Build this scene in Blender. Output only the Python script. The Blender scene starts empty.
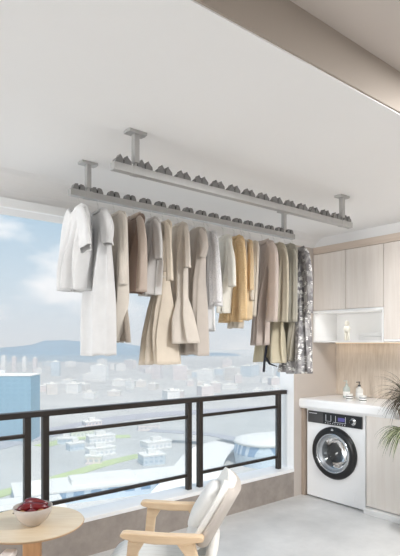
import bpy, bmesh, math, random
from mathutils import Vector, Matrix
S = bpy.context.scene
C = S.collection
PI = math.pi

# ------------------------------------------------------------------ survey of the place
F, HZ, EYE = 505.0, 344.0, 1.45           # focal length (px of a 400 px frame), horizon row, eye height
CA, SA = 0.632, 0.775                     # view heading: (CA, SA); right: (SA, -CA)
def W(r, d, z=0.0): return Vector((CA*d + SA*r, SA*d - CA*r, z))
def on_X(X, px, py):                      # point of the plane x = X
    t = (px-200)/F; Y = X*(SA-CA*t)/(CA+SA*t); d = CA*X+SA*Y
    return Vector((X, Y, EYE+(HZ-py)/F*d))
def on_Y(Y, px, py):
    t = (px-200)/F; d = Y/(SA-CA*t); X = d*(CA+SA*t)
    return Vector((X, Y, EYE+(HZ-py)/F*d))
def on_Z(z, px, py):
    d = F*(EYE-z)/(py-HZ); return W((px-200)/F*d, d, z)

# ------------------------------------------------------------------ materials
def lin(c): return tuple((v/12.92 if v <= .04045 else ((v+.055)/1.055)**2.4) for v in c)
def rgb(r, g, b): return lin((r/255, g/255, b/255))
def mat(name, col, rough=.6, metal=0, noise=0, nscale=5, bump=0, bscale=60, sheen=0, coat=0, stretch=None, trans=0, spec=.5):
    m = bpy.data.materials.new(name); m.use_nodes = True
    nt = m.node_tree; N = nt.nodes; L = nt.links; b = N['Principled BSDF']
    b.inputs['Base Color'].default_value = (*col, 1); b.inputs['Roughness'].default_value = rough
    b.inputs['Metallic'].default_value = metal; b.inputs['Sheen Weight'].default_value = sheen
    b.inputs['Coat Weight'].default_value = coat; b.inputs['Transmission Weight'].default_value = trans
    b.inputs['Specular IOR Level'].default_value = spec
    tc = N.new('ShaderNodeTexCoord'); mp = N.new('ShaderNodeMapping'); L.new(tc.outputs['Object'], mp.inputs['Vector'])
    if stretch: mp.inputs['Scale'].default_value = stretch
    if noise:
        n = N.new('ShaderNodeTexNoise'); n.inputs['Scale'].default_value = nscale; n.inputs['Detail'].default_value = 8
        n.inputs['Roughness'].default_value = .62
        L.new(mp.outputs[0], n.inputs['Vector'])
        r = N.new('ShaderNodeValToRGB'); r.color_ramp.elements[0].position = .3; r.color_ramp.elements[1].position = .7
        r.color_ramp.elements[0].color = (*[max(0, c*(1-noise)) for c in col], 1)
        r.color_ramp.elements[1].color = (*[min(1, c*(1+noise)) for c in col], 1)
        L.new(n.outputs['Fac'], r.inputs[0]); L.new(r.outputs[0], b.inputs['Base Color'])
    if bump:
        n = N.new('ShaderNodeTexNoise'); n.inputs['Scale'].default_value = bscale; n.inputs['Detail'].default_value = 3
        L.new(mp.outputs[0], n.inputs['Vector'])
        bm_ = N.new('ShaderNodeBump'); bm_.inputs['Strength'].default_value = bump; bm_.inputs['Distance'].default_value = .01
        L.new(n.outputs['Fac'], bm_.inputs['Height']); L.new(bm_.outputs[0], b.inputs['Normal'])
    return m
def emis(name, col, s):
    m = bpy.data.materials.new(name); m.use_nodes = True
    b = m.node_tree.nodes['Principled BSDF']; b.inputs['Base Color'].default_value = (*col, 1)
    b.inputs['Emission Color'].default_value = (*col, 1); b.inputs['Emission Strength'].default_value = s
    return m
def wood(name, a, b_, scale=(1, 1, 1), axis_scale=14, rough=.5, bump=.05):
    """long grain along the object's axis whose scale is smallest"""
    m = bpy.data.materials.new(name); m.use_nodes = True
    nt = m.node_tree; N = nt.nodes; L = nt.links; b = N['Principled BSDF']; b.inputs['Roughness'].default_value = rough
    tc = N.new('ShaderNodeTexCoord'); mp = N.new('ShaderNodeMapping'); mp.inputs['Scale'].default_value = scale
    L.new(tc.outputs['Object'], mp.inputs['Vector'])
    n = N.new('ShaderNodeTexNoise'); n.inputs['Scale'].default_value = axis_scale; n.inputs['Detail'].default_value = 9
    n.inputs['Roughness'].default_value = .7; n.inputs['Distortion'].default_value = .4
    L.new(mp.outputs[0], n.inputs['Vector'])
    r = N.new('ShaderNodeValToRGB'); e = r.color_ramp.elements
    e[0].position = .32; e[0].color = (*a, 1); e[1].position = .62; e[1].color = (*b_, 1)
    L.new(n.outputs['Fac'], r.inputs[0]); L.new(r.outputs[0], b.inputs['Base Color'])
    bp = N.new('ShaderNodeBump'); bp.inputs['Strength'].default_value = bump; bp.inputs['Distance'].default_value = .005
    L.new(n.outputs['Fac'], bp.inputs['Height']); L.new(bp.outputs[0], b.inputs['Normal'])
    return m

M = {}
M['ceiling'] = mat('ceiling_paint', rgb(235, 233, 231), .9, noise=.01, nscale=1.5)
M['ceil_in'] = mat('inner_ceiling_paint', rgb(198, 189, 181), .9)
M['drop'] = mat('ceiling_step_shade', rgb(166, 155, 144), .9)  # darker colour stands in for shade on the room-facing step
M['wall'] = mat('wall_plaster', rgb(204, 194, 185), .85, noise=.015, nscale=3, bump=.05, bscale=150)
M['white_paint'] = mat('white_paint', rgb(250, 250, 249), .7)
M['sill'] = mat('sill_stone', rgb(252, 251, 250), .45, noise=.01, nscale=6)
M['floor'] = mat('floor_stone', rgb(211, 210, 208), .38, noise=.14, nscale=2.6, bump=.02, bscale=12)
M['parapet'] = mat('parapet_stone', rgb(160, 150, 142), .6, noise=.16, nscale=9, bump=.06, bscale=60)
M['rail'] = mat('railing_metal', rgb(52, 46, 42), .38, metal=.3)
M['steel'] = mat('brushed_aluminium', rgb(182, 181, 179), .42, metal=.55, noise=.03, nscale=30)
M['clip'] = mat('clip_metal', rgb(132, 131, 130), .5, metal=.35)
M['dark'] = mat('dark_rubber', rgb(38, 38, 38), .5)
M['wire'] = mat('hanger_plastic', rgb(222, 220, 216), .25, coat=.3)
M['cab'] = wood('cabinet_wood', rgb(229, 218, 208), rgb(238, 229, 220), (6, 6, .35), 5, .5, .02)
M['basecab'] = wood('base_cabinet_wood', rgb(240, 231, 222), rgb(247, 240, 232), (6, 6, .35), 5, .5, .02)
M['valance'] = wood('valance_wood', rgb(204, 186, 170), rgb(216, 200, 185), (.4, .4, 6), 6, .5, .02)
M['splash'] = wood('backsplash_wood', rgb(200, 184, 166), rgb(221, 208, 193), (16, 16, 1.4), 4, .55, .08)
M['cabwhite'] = mat('white_lacquer', rgb(250, 249, 247), .35)
M['counter'] = mat('counter_stone', rgb(252, 251, 250), .28, noise=.01, nscale=9)
M['washer'] = mat('washer_enamel', rgb(251, 251, 251), .22, coat=.3)
M['black'] = mat('black_gloss', rgb(18, 18, 20), .32, coat=.1)
M['grey_panel'] = mat('graphite_panel', rgb(72, 70, 70), .35)
M['chrome'] = mat('chrome', rgb(205, 207, 210), .16, metal=1)
M['drum'] = mat('drum_steel', rgb(190, 193, 196), .3, metal=.9, noise=.1, nscale=40)
M['darkglass'] = mat('door_glass', rgb(120, 124, 128), .05, trans=.85)
M['screen'] = emis('display_light', rgb(84, 80, 140), .25)
M['print'] = mat('panel_print', rgb(225, 225, 228), .5)
M['oak'] = wood('beech_wood', rgb(228, 196, 158), rgb(241, 214, 180), (1, 8, 8), 5, .38, .02)
M['tabletop'] = wood('maple_veneer', rgb(230, 207, 173), rgb(242, 223, 194), (1, 7, 7), 4, .32, .01)
M['edge'] = mat('table_edge_wood', rgb(196, 158, 120), .5, noise=.05, nscale=20)
M['post'] = wood('table_post_wood', rgb(200, 150, 106), rgb(218, 170, 124), (9, 9, .6), 5, .45, .02)
M['leather'] = mat('cream_upholstery', rgb(240, 237, 231), .55, bump=.06, bscale=240)
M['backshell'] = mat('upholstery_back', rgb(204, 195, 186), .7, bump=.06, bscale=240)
M['pillow'] = mat('pillow_cloth', rgb(240, 238, 234), .85, bump=.25, bscale=40)
M['armwhite'] = mat('pale_arm_pad', rgb(240, 230, 224), .5)
M['bowl'] = mat('bowl_ceramic', rgb(196, 184, 174), .5, noise=.04, nscale=30, bump=.1, bscale=90)
M['red'] = mat('fruit_skin_red', rgb(112, 18, 24), .25, noise=.45, nscale=14, coat=.3)
M['tan'] = mat('fruit_skin_tan', rgb(190, 140, 96), .45, noise=.2, nscale=30)
M['stem'] = mat('stem_brown', rgb(90, 66, 44), .7)
M['bottle'] = mat('bottle_ceramic', rgb(232, 230, 224), .3)
M['bottlegrey'] = mat('bottle_glass_grey', rgb(196, 204, 198), .2)
M['label'] = mat('paper_label', rgb(248, 247, 243), .7)
M['towel'] = mat('towel_cotton', rgb(240, 238, 234), .95, bump=.4, bscale=300)
M['figure'] = mat('cream_ceramic', rgb(238, 233, 220), .4)
M['leaf_dark'] = mat('dark_leaf', rgb(70, 62, 48), .6, noise=.4, nscale=30)
M['leaf_green'] = mat('green_leaf', rgb(92, 104, 62), .5, noise=.4, nscale=25)
M['leaf_pale'] = mat('pale_leaf', rgb(206, 208, 172), .5)
M['twig'] = mat('twig_grey', rgb(150, 138, 122), .8)
M['pot'] = mat('pot_clay', rgb(206, 198, 188), .7)

def striped(name, c0, c1, period, duty, axis=2, rough=.5):
    m = mat(name, c0, rough); nt = m.node_tree; N = nt.nodes; L = nt.links
    tc = N.new('ShaderNodeTexCoord'); sp = N.new('ShaderNodeSeparateXYZ'); L.new(tc.outputs['Object'], sp.inputs[0])
    a = N.new('ShaderNodeMath'); a.operation = 'MULTIPLY'; a.inputs[1].default_value = 1/period; L.new(sp.outputs[axis], a.inputs[0])
    f = N.new('ShaderNodeMath'); f.operation = 'FRACT'; L.new(a.outputs[0], f.inputs[0])
    g = N.new('ShaderNodeMath'); g.operation = 'GREATER_THAN'; g.inputs[1].default_value = 1-duty; L.new(f.outputs[0], g.inputs[0])
    mx = N.new('ShaderNodeMix'); mx.data_type = 'RGBA'; mx.inputs[6].default_value = (*c0, 1); mx.inputs[7].default_value = (*c1, 1)
    L.new(g.outputs[0], mx.inputs[0]); L.new(mx.outputs[2], N['Principled BSDF'].inputs['Base Color'])
    return m
M['jar'] = striped('striped_ceramic', rgb(244, 242, 238), rgb(48, 44, 42), .021, .38)
M['knit'] = striped('seat_piping', rgb(240, 238, 233), rgb(222, 218, 210), .05, .08, 1, .6)

def cloth(name, col, bump=.25, bscale=260, noise=.05, dots=None, alpha_dots=False, sss=0):
    m = mat(name, col, .88, noise=noise, nscale=9, bump=bump, bscale=bscale, sheen=.15, spec=.2)
    if dots:
        nt = m.node_tree; N = nt.nodes; L = nt.links; b = N['Principled BSDF']
        dc, sc, th = dots
        tc = N.new('ShaderNodeTexCoord'); v = N.new('ShaderNodeTexVoronoi'); v.inputs['Scale'].default_value = sc
        L.new(tc.outputs['Object'], v.inputs['Vector'])
        g = N.new('ShaderNodeMath'); g.operation = 'LESS_THAN'; g.inputs[1].default_value = th; L.new(v.outputs['Distance'], g.inputs[0])
        mx = N.new('ShaderNodeMix'); mx.data_type = 'RGBA'; mx.inputs[7].default_value = (*dc, 1)
        src = b.inputs['Base Color'].links[0].from_socket if b.inputs['Base Color'].links else None
        if src: L.new(src, mx.inputs[6])
        else: mx.inputs[6].default_value = (*col, 1)
        L.new(g.outputs[0], mx.inputs[0]); L.new(mx.outputs[2], b.inputs['Base Color'])
    return m
K = {}
K['white'] = cloth('white_cotton', rgb(232, 231, 230))
K['white2'] = cloth('white_linen', rgb(228, 227, 226))
K['cream'] = cloth('cream_wool', rgb(221, 212, 200))
K['creamback'] = cloth('mushroom_lining', rgb(176, 164, 151))
K['taupe'] = cloth('brown_wool', rgb(142, 122, 109))
K['taupelight'] = cloth('light_brown_wool', rgb(194, 178, 165))
K['grey'] = cloth('light_grey_cotton', rgb(217, 213, 209))
K['beige'] = cloth('beige_linen', rgb(224, 211, 193))
K['beige2'] = cloth('oat_linen', rgb(217, 207, 195))
K['mush'] = cloth('taupe_jersey', rgb(195, 185, 175), bump=.1)
K['lace'] = cloth('white_lace', rgb(238, 236, 236), bump=.7, bscale=180, dots=(rgb(205, 203, 203), 110, .25))
K['ivory'] = cloth('ivory_silk', rgb(233, 229, 218), bump=.1)
K['orange'] = cloth('apricot_knit', rgb(230, 198, 152), bump=.8, bscale=110, dots=(rgb(240, 216, 178), 90, .22))
K['tan'] = cloth('tan_knit', rgb(222, 198, 162), bump=.5, bscale=150)
K['sand'] = cloth('sand_cotton', rgb(219, 209, 194))
K['rose'] = cloth('rose_taupe_wool', rgb(194, 180, 171))
K['khaki'] = cloth('khaki_wool', rgb(200, 191, 171))
K['khaki2'] = cloth('khaki_twill', rgb(194, 184, 160))
K['sage'] = cloth('sage_wool', rgb(177, 172, 159))
K['sage2'] = cloth('sage_twill', rgb(169, 163, 149))
K['navy'] = cloth('charcoal_ribbon', rgb(58, 58, 66))
def floral():
    m = mat('grey_floral_chiffon', rgb(120, 116, 116), .85, bump=.2, bscale=200, sheen=.1, spec=.2)
    nt = m.node_tree; N = nt.nodes; L = nt.links; b = N['Principled BSDF']
    tc = N.new('ShaderNodeTexCoord')
    v = N.new('ShaderNodeTexVoronoi'); v.inputs['Scale'].default_value = 23; L.new(tc.outputs['Object'], v.inputs['Vector'])
    # petal outline: offset from the cell point, angle in the YZ plane
    sc = N.new('ShaderNodeVectorMath'); sc.operation = 'SCALE'; sc.inputs['Scale'].default_value = 1; L.new(tc.outputs['Object'], sc.inputs[0])
    sub = N.new('ShaderNodeVectorMath'); sub.operation = 'SUBTRACT'; L.new(sc.outputs[0], sub.inputs[0]); L.new(v.outputs['Position'], sub.inputs[1])
    sp = N.new('ShaderNodeSeparateXYZ'); L.new(sub.outputs[0], sp.inputs[0])
    at = N.new('ShaderNodeMath'); at.operation = 'ARCTAN2'; L.new(sp.outputs[1], at.inputs[0]); L.new(sp.outputs[2], at.inputs[1])
    a5 = N.new('ShaderNodeMath'); a5.operation = 'MULTIPLY'; a5.inputs[1].default_value = 5; L.new(at.outputs[0], a5.inputs[0])
    co = N.new('ShaderNodeMath'); co.operation = 'COSINE'; L.new(a5.outputs[0], co.inputs[0])
    ma = N.new('ShaderNodeMath'); ma.operation = 'MULTIPLY_ADD'; ma.inputs[1].default_value = .13; ma.inputs[2].default_value = .33; L.new(co.outputs[0], ma.inputs[0])
    lt = N.new('ShaderNodeMath'); lt.operation = 'LESS_THAN'; L.new(v.outputs['Distance'], lt.inputs[0]); L.new(ma.outputs[0], lt.inputs[1])
    n = N.new('ShaderNodeTexNoise'); n.inputs['Scale'].default_value = 22; n.inputs['Detail'].default_value = 2; L.new(tc.outputs['Object'], n.inputs['Vector'])
    rp = N.new('ShaderNodeValToRGB'); e = rp.color_ramp.elements
    e[0].position = .42; e[0].color = (*rgb(128, 125, 126), 1); e[1].position = .6; e[1].color = (*rgb(176, 173, 172), 1)
    L.new(n.outputs['Fac'], rp.inputs[0])
    mx = N.new('ShaderNodeMix'); mx.data_type = 'RGBA'; mx.inputs[7].default_value = (*rgb(238, 236, 232), 1)
    L.new(rp.outputs[0], mx.inputs[6]); L.new(lt.outputs[0], mx.inputs[0]); L.new(mx.outputs[2], b.inputs['Base Color'])
    return m
K['floral'] = floral()

# ------------------------------------------------------------------ mesh helpers
def link(name, bm, m, parent=None, smooth=False, bevel=0, sub=0, solid=0, seg=2):
    me = bpy.data.meshes.new(name)
    if not solid: bmesh.ops.recalc_face_normals(bm, faces=bm.faces)
    bm.to_mesh(me); bm.free()
    ms = m if isinstance(m, (list, tuple)) else [m]
    for x in ms: me.materials.append(x)
    o = bpy.data.objects.new(name, me); C.objects.link(o)
    if smooth:
        for p in me.polygons: p.use_smooth = True
    if parent:
        o.parent = parent; o.matrix_parent_inverse = Matrix.Identity(4)
    if solid:
        md = o.modifiers.new('thick', 'SOLIDIFY'); md.thickness = solid; md.offset = -1
    if bevel:
        md = o.modifiers.new('bevel', 'BEVEL'); md.width = bevel; md.segments = seg; md.limit_method = 'ANGLE'; md.angle_limit = math.radians(40)
    if sub:
        md = o.modifiers.new('sub', 'SUBSURF'); md.levels = sub; md.render_levels = sub
    return o
def empty(name, loc=(0, 0, 0), rz=0):
    o = bpy.data.objects.new(name, None); C.objects.link(o); o.location = loc; o.rotation_euler = (0, 0, rz)
    o.empty_display_size = .1
    return o
def tag(o, label, cat, group=None, kind=None):
    o['label'] = label; o['category'] = cat
    if group: o['group'] = group
    if kind: o['kind'] = kind
    return o
def struct(name, bm, m, **k):
    o = link(name, bm, m, **k); o['kind'] = 'structure'; return o
def BM(): return bmesh.new()
def box(bm, x0, x1, y0, y1, z0, z1, mi=0):
    v = [bm.verts.new(p) for p in ((x0, y0, z0), (x1, y0, z0), (x1, y1, z0), (x0, y1, z0), (x0, y0, z1), (x1, y0, z1), (x1, y1, z1), (x0, y1, z1))]
    for f in ((3, 2, 1, 0), (4, 5, 6, 7), (0, 1, 5, 4), (1, 2, 6, 5), (2, 3, 7, 6), (3, 0, 4, 7)):
        fc = bm.faces.new([v[i] for i in f]); fc.material_index = mi
    return bm
def prism(bm, pts, axis, a, b, mi=0):
    """pts: 2-D outline; axis 'x','y','z' is the extrusion direction from a to b"""
    def P(p, t): return {'x': (t, p[0], p[1]), 'y': (p[0], t, p[1]), 'z': (p[0], p[1], t)}[axis]
    A = [bm.verts.new(P(p, a)) for p in pts]; B = [bm.verts.new(P(p, b)) for p in pts]; n = len(pts)
    fs = [bm.faces.new(A), bm.faces.new(B[::-1])]
    for i in range(n): fs.append(bm.faces.new((A[i], B[i], B[(i+1) % n], A[(i+1) % n])))
    for f in fs: f.material_index = mi
    return bm
def lathe(bm, prof, n=32, c=(0, 0, 0), axis='z', cap=True, mi=0):
    rings = []
    for r, z in prof:
        ring = []
        for i in range(n):
            a = 2*PI*i/n; u, v = r*math.cos(a), r*math.sin(a)
            p = {'z': (u, v, z), 'x': (z, u, v), 'y': (u, z, v)}[axis]
            ring.append(bm.verts.new((c[0]+p[0], c[1]+p[1], c[2]+p[2])))
        rings.append(ring)
    for a, b in zip(rings, rings[1:]):
        for i in range(n):
            f = bm.faces.new((a[i], a[(i+1) % n], b[(i+1) % n], b[i])); f.material_index = mi
    if cap:
        bm.faces.new(rings[0]); bm.faces.new(rings[-1][::-1])
    return bm
def tube(bm, pts, rad, n=8, cap=True, flat=1.0):
    pts = [Vector(p) for p in pts]; rings = []; m = len(pts)
    rads = rad if isinstance(rad, (list, tuple)) else [rad]*m
    up = Vector((0, 0, 1))
    for i, p in enumerate(pts):
        t = (pts[min(i+1, m-1)]-pts[max(i-1, 0)]).normalized()
        s = t.cross(up)
        if s.length < .05: s = t.cross(Vector((1, 0, 0)))
        s.normalize(); w = s.cross(t).normalized()
        rings.append([bm.verts.new(p+s*rads[i]*math.cos(2*PI*k/n)+w*rads[i]*flat*math.sin(2*PI*k/n)) for k in range(n)])
    for a, b in zip(rings, rings[1:]):
        for k in range(n): bm.faces.new((a[k], a[(k+1) % n], b[(k+1) % n], b[k]))
    if cap: bm.faces.new(rings[0]); bm.faces.new(rings[-1][::-1])
    return bm
def copy_thing(o, parent=None):
    c = o.copy(); C.objects.link(c)
    if parent: c.parent = parent
    for ch in list(o.children): copy_thing(ch, c)
    return c
def lerp(a, b, t): return a+(b-a)*t

# ------------------------------------------------------------------ the setting
YW, YO, XE, ZC = 3.16, 3.33, 4.41, 2.485     # window wall inner / outer face, end wall, ceiling
XC = 3.73                                    # right jamb of the opening
XL, YB = -5.0, -7.0
struct('floor', box(BM(), XL-.2, XE+.2, YB, YO, -.25, 0), M['floor'])
# balcony ceiling with the cove down to the lintel; step up towards the room
bm = prism(BM(), [(1.19, ZC), (3.02, ZC), (3.07, ZC-.012), (3.12, ZC-.045), (YW, 2.395), (YO, 2.395), (YO, 2.95), (1.19, 2.95)], 'x', XL-.2, XE+.2)
struct('ceiling', bm, M['ceiling'])
struct('ceiling_room', box(BM(), XL-.2, XE+.2, YB, 1.19, 2.664, 2.95), M['ceil_in'])
struct('trim_1', box(BM(), XL, XE, 1.182, 1.19, ZC, 2.664), M['drop'])
struct('trim_2', box(BM(), XL, XE, 1.19, 1.436, ZC-.006, ZC), M['ceiling'])
# window wall: parapet, lintel, pier to the right
struct('wall_window_parapet', box(BM(), XL, XC, YW, YO, -.25, .235), M['parapet'])
struct('trim_sill', box(BM(), XL, XC, YW-.006, YO+.03, .235, .265), M['sill'], bevel=.003)
struct('wall_window_lintel', box(BM(), XL, XC, YW, YO, 2.285, 2.395), M['ceiling'])
struct('trim_3', box(BM(), XL, XC, YW-.03, YW, 2.285, 2.342), M['white_paint'], bevel=.003)
struct('wall_window_pier', box(BM(), XC, XE+.2, YW, YO, -.25, 2.395), M['wall'])
struct('trim_jamb', box(BM(), XC-.006, XC, YW, YO, .265, 2.285), M['white_paint'])
struct('wall_right', box(BM(), XE, XE+.2, YB, YW, -.25, 2.7), M['wall'])
struct('wall_left', box(BM(), XL-.2, XL, YB, YO, -.25, 2.7), M['wall'])
struct('wall_right_soffit', box(BM(), 4.02, XE, 1.19, YW, 2.398, ZC), M['ceiling'])
struct('wall_right_backsplash', box(BM(), XE-.012, XE, 1.0, YW, .93, 1.47), M['splash'])

# ------------------------------------------------------------------ railing on the sill
YR = 3.25
rl = tag(empty('balcony_railing', (1.5, YR, .265)), 'dark brown metal balcony railing standing on the white window sill', 'railing')
def rx(px): return on_Y(YR, px, 400).x
def rbox(name, x0, x1, y0, y1, z0, z1, m, par=rl, bev=.003):
    return link(name, box(BM(), x0-1.5, x1-1.5, y0-YR, y1-YR, z0-.265, z1-.265), m, par, bevel=bev)
rbox('handrail', XL, 3.70, YR-.03, YR+.03, .972, 1.010, M['rail'])
pairs = [(XL+.02, None), (rx(27), rx(45.2)), (rx(188.5), rx(199.7)), (rx(278.3), None)]
pp = [XL+.03, -1.72, -1.60, -.40, -.28, rx(27), rx(45.2), rx(188.5), rx(199.7), rx(278.3)]
for x in pp: rbox('post', x-.021, x+.021, YR-.021, YR+.021, .265, .972, M['rail'])
for a, b in ((0, 1), (2, 3), (4, 5), (6, 7), (8, 9)):
    rbox('middle_bar', pp[a]+.02, pp[b]-.02, YR-.012, YR+.012, .842, .868, M['rail'])
    rbox('bottom_bar', pp[a]+.02, pp[b]-.02, YR-.012, YR+.012, .368, .394, M['rail'])
gl = bpy.data.materials.new('railing_glass'); gl.use_nodes = True
gn = gl.node_tree; g1 = gn.nodes.new('ShaderNodeBsdfTransparent'); g1.inputs[0].default_value = (.97, .98, .98, 1)
g2 = gn.nodes.new('ShaderNodeBsdfGlossy'); g2.inputs['Roughness'].default_value = .05
lw = gn.nodes.new('ShaderNodeLayerWeight'); pw_ = gn.nodes.new('ShaderNodeMath'); pw_.operation = 'POWER'; pw_.inputs[1].default_value = 5; gn.links.new(lw.outputs['Facing'], pw_.inputs[0])
fr = gn.nodes.new('ShaderNodeMath'); fr.operation = 'MULTIPLY_ADD'; fr.inputs[1].default_value = .35; fr.inputs[2].default_value = .02; gn.links.new(pw_.outputs[0], fr.inputs[0])
g3 = gn.nodes.new('ShaderNodeBsdfTranslucent'); g3.inputs[0].default_value = (.9, .93, .95, 1)
mx1 = gn.nodes.new('ShaderNodeMixShader'); mx1.inputs[0].default_value = .12
mx = gn.nodes.new('ShaderNodeMixShader')
gn.links.new(g1.outputs[0], mx1.inputs[1]); gn.links.new(g3.outputs[0], mx1.inputs[2])
gn.links.new(fr.outputs[0], mx.inputs[0]); gn.links.new(mx1.outputs[0], mx.inputs[1]); gn.links.new(g2.outputs[0], mx.inputs[2])
gn.links.new(mx.outputs[0], gn.nodes['Material Output'].inputs['Surface'])
for a, b in ((0, 1), (2, 3), (4, 5), (6, 7), (8, 9)):
    rbox('glass_panel', pp[a]+.021, pp[b]-.021, YR-.003, YR+.003, .394, .842, gl, bev=0)

# ------------------------------------------------------------------ clothes racks on the ceiling
def clip_bm(peak):
    bm = BM()
    for s in (-1, 1):
        if peak: pts = [(-.050, 0), (-.050, .010), (-.048, .018), (-.028, .034), (-.022, .044), (-.009, .030), (-.003, .014), (-.003, 0)]
        else: pts = [(-.048, 0), (-.048, .010), (-.040, .026), (-.032, .033), (-.009, .035), (-.007, .008), (-.003, 0)]
        pts = [(p[0]*(-s)*(.88 if peak else .78), p[1]) for p in pts]
        w = .017
        prism(bm, pts, 'y', -w, w)
    return bm
def rack(Y, x0, x1, zb, posts, n, peak, label):
    r = tag(empty('ceiling_clothes_rack', (x0, Y, zb)), label, 'clothes rack', 'grey metal drying racks on the ceiling')
    L = x1-x0
    bar = [(-.019, .0), (.019, 0), (.019, .036), (.012, .036), (.012, .031), (-.012, .031), (-.012, .036), (-.019, .036), (-.019, .004)]
    link('rail', prism(BM(), bar, 'x', 0, L), M['steel'], r)
    for e in (0, L):
        link('end_cap', box(BM(), e-.004, e+.004, -.020, .020, -.001, .037), M['steel'], r, bevel=.002)
    for p in posts:
        h = ZC-zb
        link('hanging_post', box(BM(), p-x0-.014, p-x0+.014, -.016, .016, .058, h-.012), M['steel'], r, bevel=.002)
        bm = BM(); box(bm, p-x0-.022, p-x0+.022, -.022, .022, -.002, .039)
        box(bm, p-x0-.009, p-x0+.009, -.009, .009, .036, .062)
        link('post_bracket', bm, M['steel'], r, bevel=.002)
        bm = prism(BM(), [(-.05, -.03), (-.055, 0), (-.05, .03), (.05, .03), (.055, 0), (.05, -.03)], 'z', h-.014, h)
        bmesh.ops.translate(bm, verts=bm.verts, vec=(p-x0, 0, 0))
        link('ceiling_plate', bm, M['steel'], r, bevel=.003)
    c0 = None
    for i in range(n):
        x = .05+(L-.10)*i/(n-1)
        if c0 is None:
            c0 = link('hanging_clip', clip_bm(peak), M['clip'], r, bevel=.0015)
            d0 = link('dark_gap', box(BM(), -.006, .006, -.012, .012, 0, .02), M['dark'], c0)  # black block painted in for the shaded gap between the wings
            c = c0
        else:
            c = c0.copy(); C.objects.link(c); d = d0.copy(); C.objects.link(d); d.parent = c
        c.location = (x, 0, .035)
    return r
Y1, Y2 = 2.64, 2.11
rack(Y1, 1.217, 3.105, 2.280, [on_Y(Y1, 88, 190).x, on_Y(Y1, 284, 225).x], 17, False, 'long grey metal ceiling rack nearer the window, carrying all the clothes')
rack(Y2, 1.19, 3.097, 2.274, [on_Y(Y2, 135.5, 160).x, on_Y(Y2, 342, 200).x], 16, True, 'long grey metal ceiling rack without clothes, nearer the room')

# ------------------------------------------------------------------ garments
def interp(rows, k):
    """Catmull-like smooth interpolation of tuples, k in 0..1 along the first value"""
    y0, y1 = rows[0][0], rows[-1][0]; y = lerp(y0, y1, k)
    for a, b in zip(rows, rows[1:]):
        if y <= b[0] or b is rows[-1]:
            t = (y-a[0])/(b[0]-a[0]); return (y,)+tuple(lerp(a[j], b[j], t) for j in range(1, len(a)))
def body_mesh(o, X, rows, th, rnd, nf, amp, yaw, xoff=0, hemwave=.004, cap=True):
    bm = BM(); n = 84; R = 46
    ph = [rnd.uniform(0, 6.28) for _ in range(8)]; k1, k2 = nf, nf*1.7+.6
    rings = []
    for i in range(R):
        k = (i/(R-1))**1.25
        rw = interp(rows, k); y, xl, xr = rw[:3]; tf = rw[3] if len(rw) > 3 else 1
        y += 3.2*(1-min(1, (y-rows[0][0])/28)); a = on_X(X, xl, y); b = on_X(X, xr, y); c = (a+b)/2; hw = abs(a.y-b.y)/2
        t = lerp(th[0], th[1], min(1, k*1.3))*min(1, .32+ (k/.10)**.7*.68)*tf
        A = 2.5*amp*(min(1, max(0, k-.03)*1.7))*tf*tf
        Hm = (xr-xl)/2*(CA*X+SA*Y1)/F; hw *= math.sqrt(max(.25, 1-(.74*(t+.5*A)/Hm)**2))
        ring = []
        for j in range(n):
            f = 2*PI*j/n; cu, sv = math.cos(f), math.sin(f)
            u = abs(cu)**.85*(1 if cu > 0 else -1); v = abs(sv)**.75*(1 if sv > 0 else -1)
            s = 0 if sv < 0 else 3
            w = 1.5*(abs(math.sin(u*PI*k1*.5+ph[s]+.6*k+.5*math.sin(4*k+ph[7])*.3))**.7)*2-2+.6*math.sin(u*PI*k2+ph[s+1]-.9*k)
            dv = A*w*(1-abs(u)**6*.4)*(1 if sv >= 0 else -1)*min(1, abs(sv)*2.2)
            yy = c.y+u*hw*(1+.03*math.sin(f*3+ph[6])*k)
            xx = X+xoff+v*t+dv+(yy-Y1)*math.tan(yaw)
            zz = c.z+(hemwave*math.sin(u*4+ph[7])*(k**6))
            ring.append(bm.verts.new((xx-o.x, yy-o.y, zz-o.z)))
        rings.append(ring)
    for a, b in zip(rings, rings[1:]):
        for j in range(n): bm.faces.new((a[j], a[(j+1) % n], b[(j+1) % n], b[j]))
    if cap: bm.faces.new(rings[0])
    bmesh.ops.recalc_face_normals(bm, faces=bm.faces)
    return bm
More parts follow.
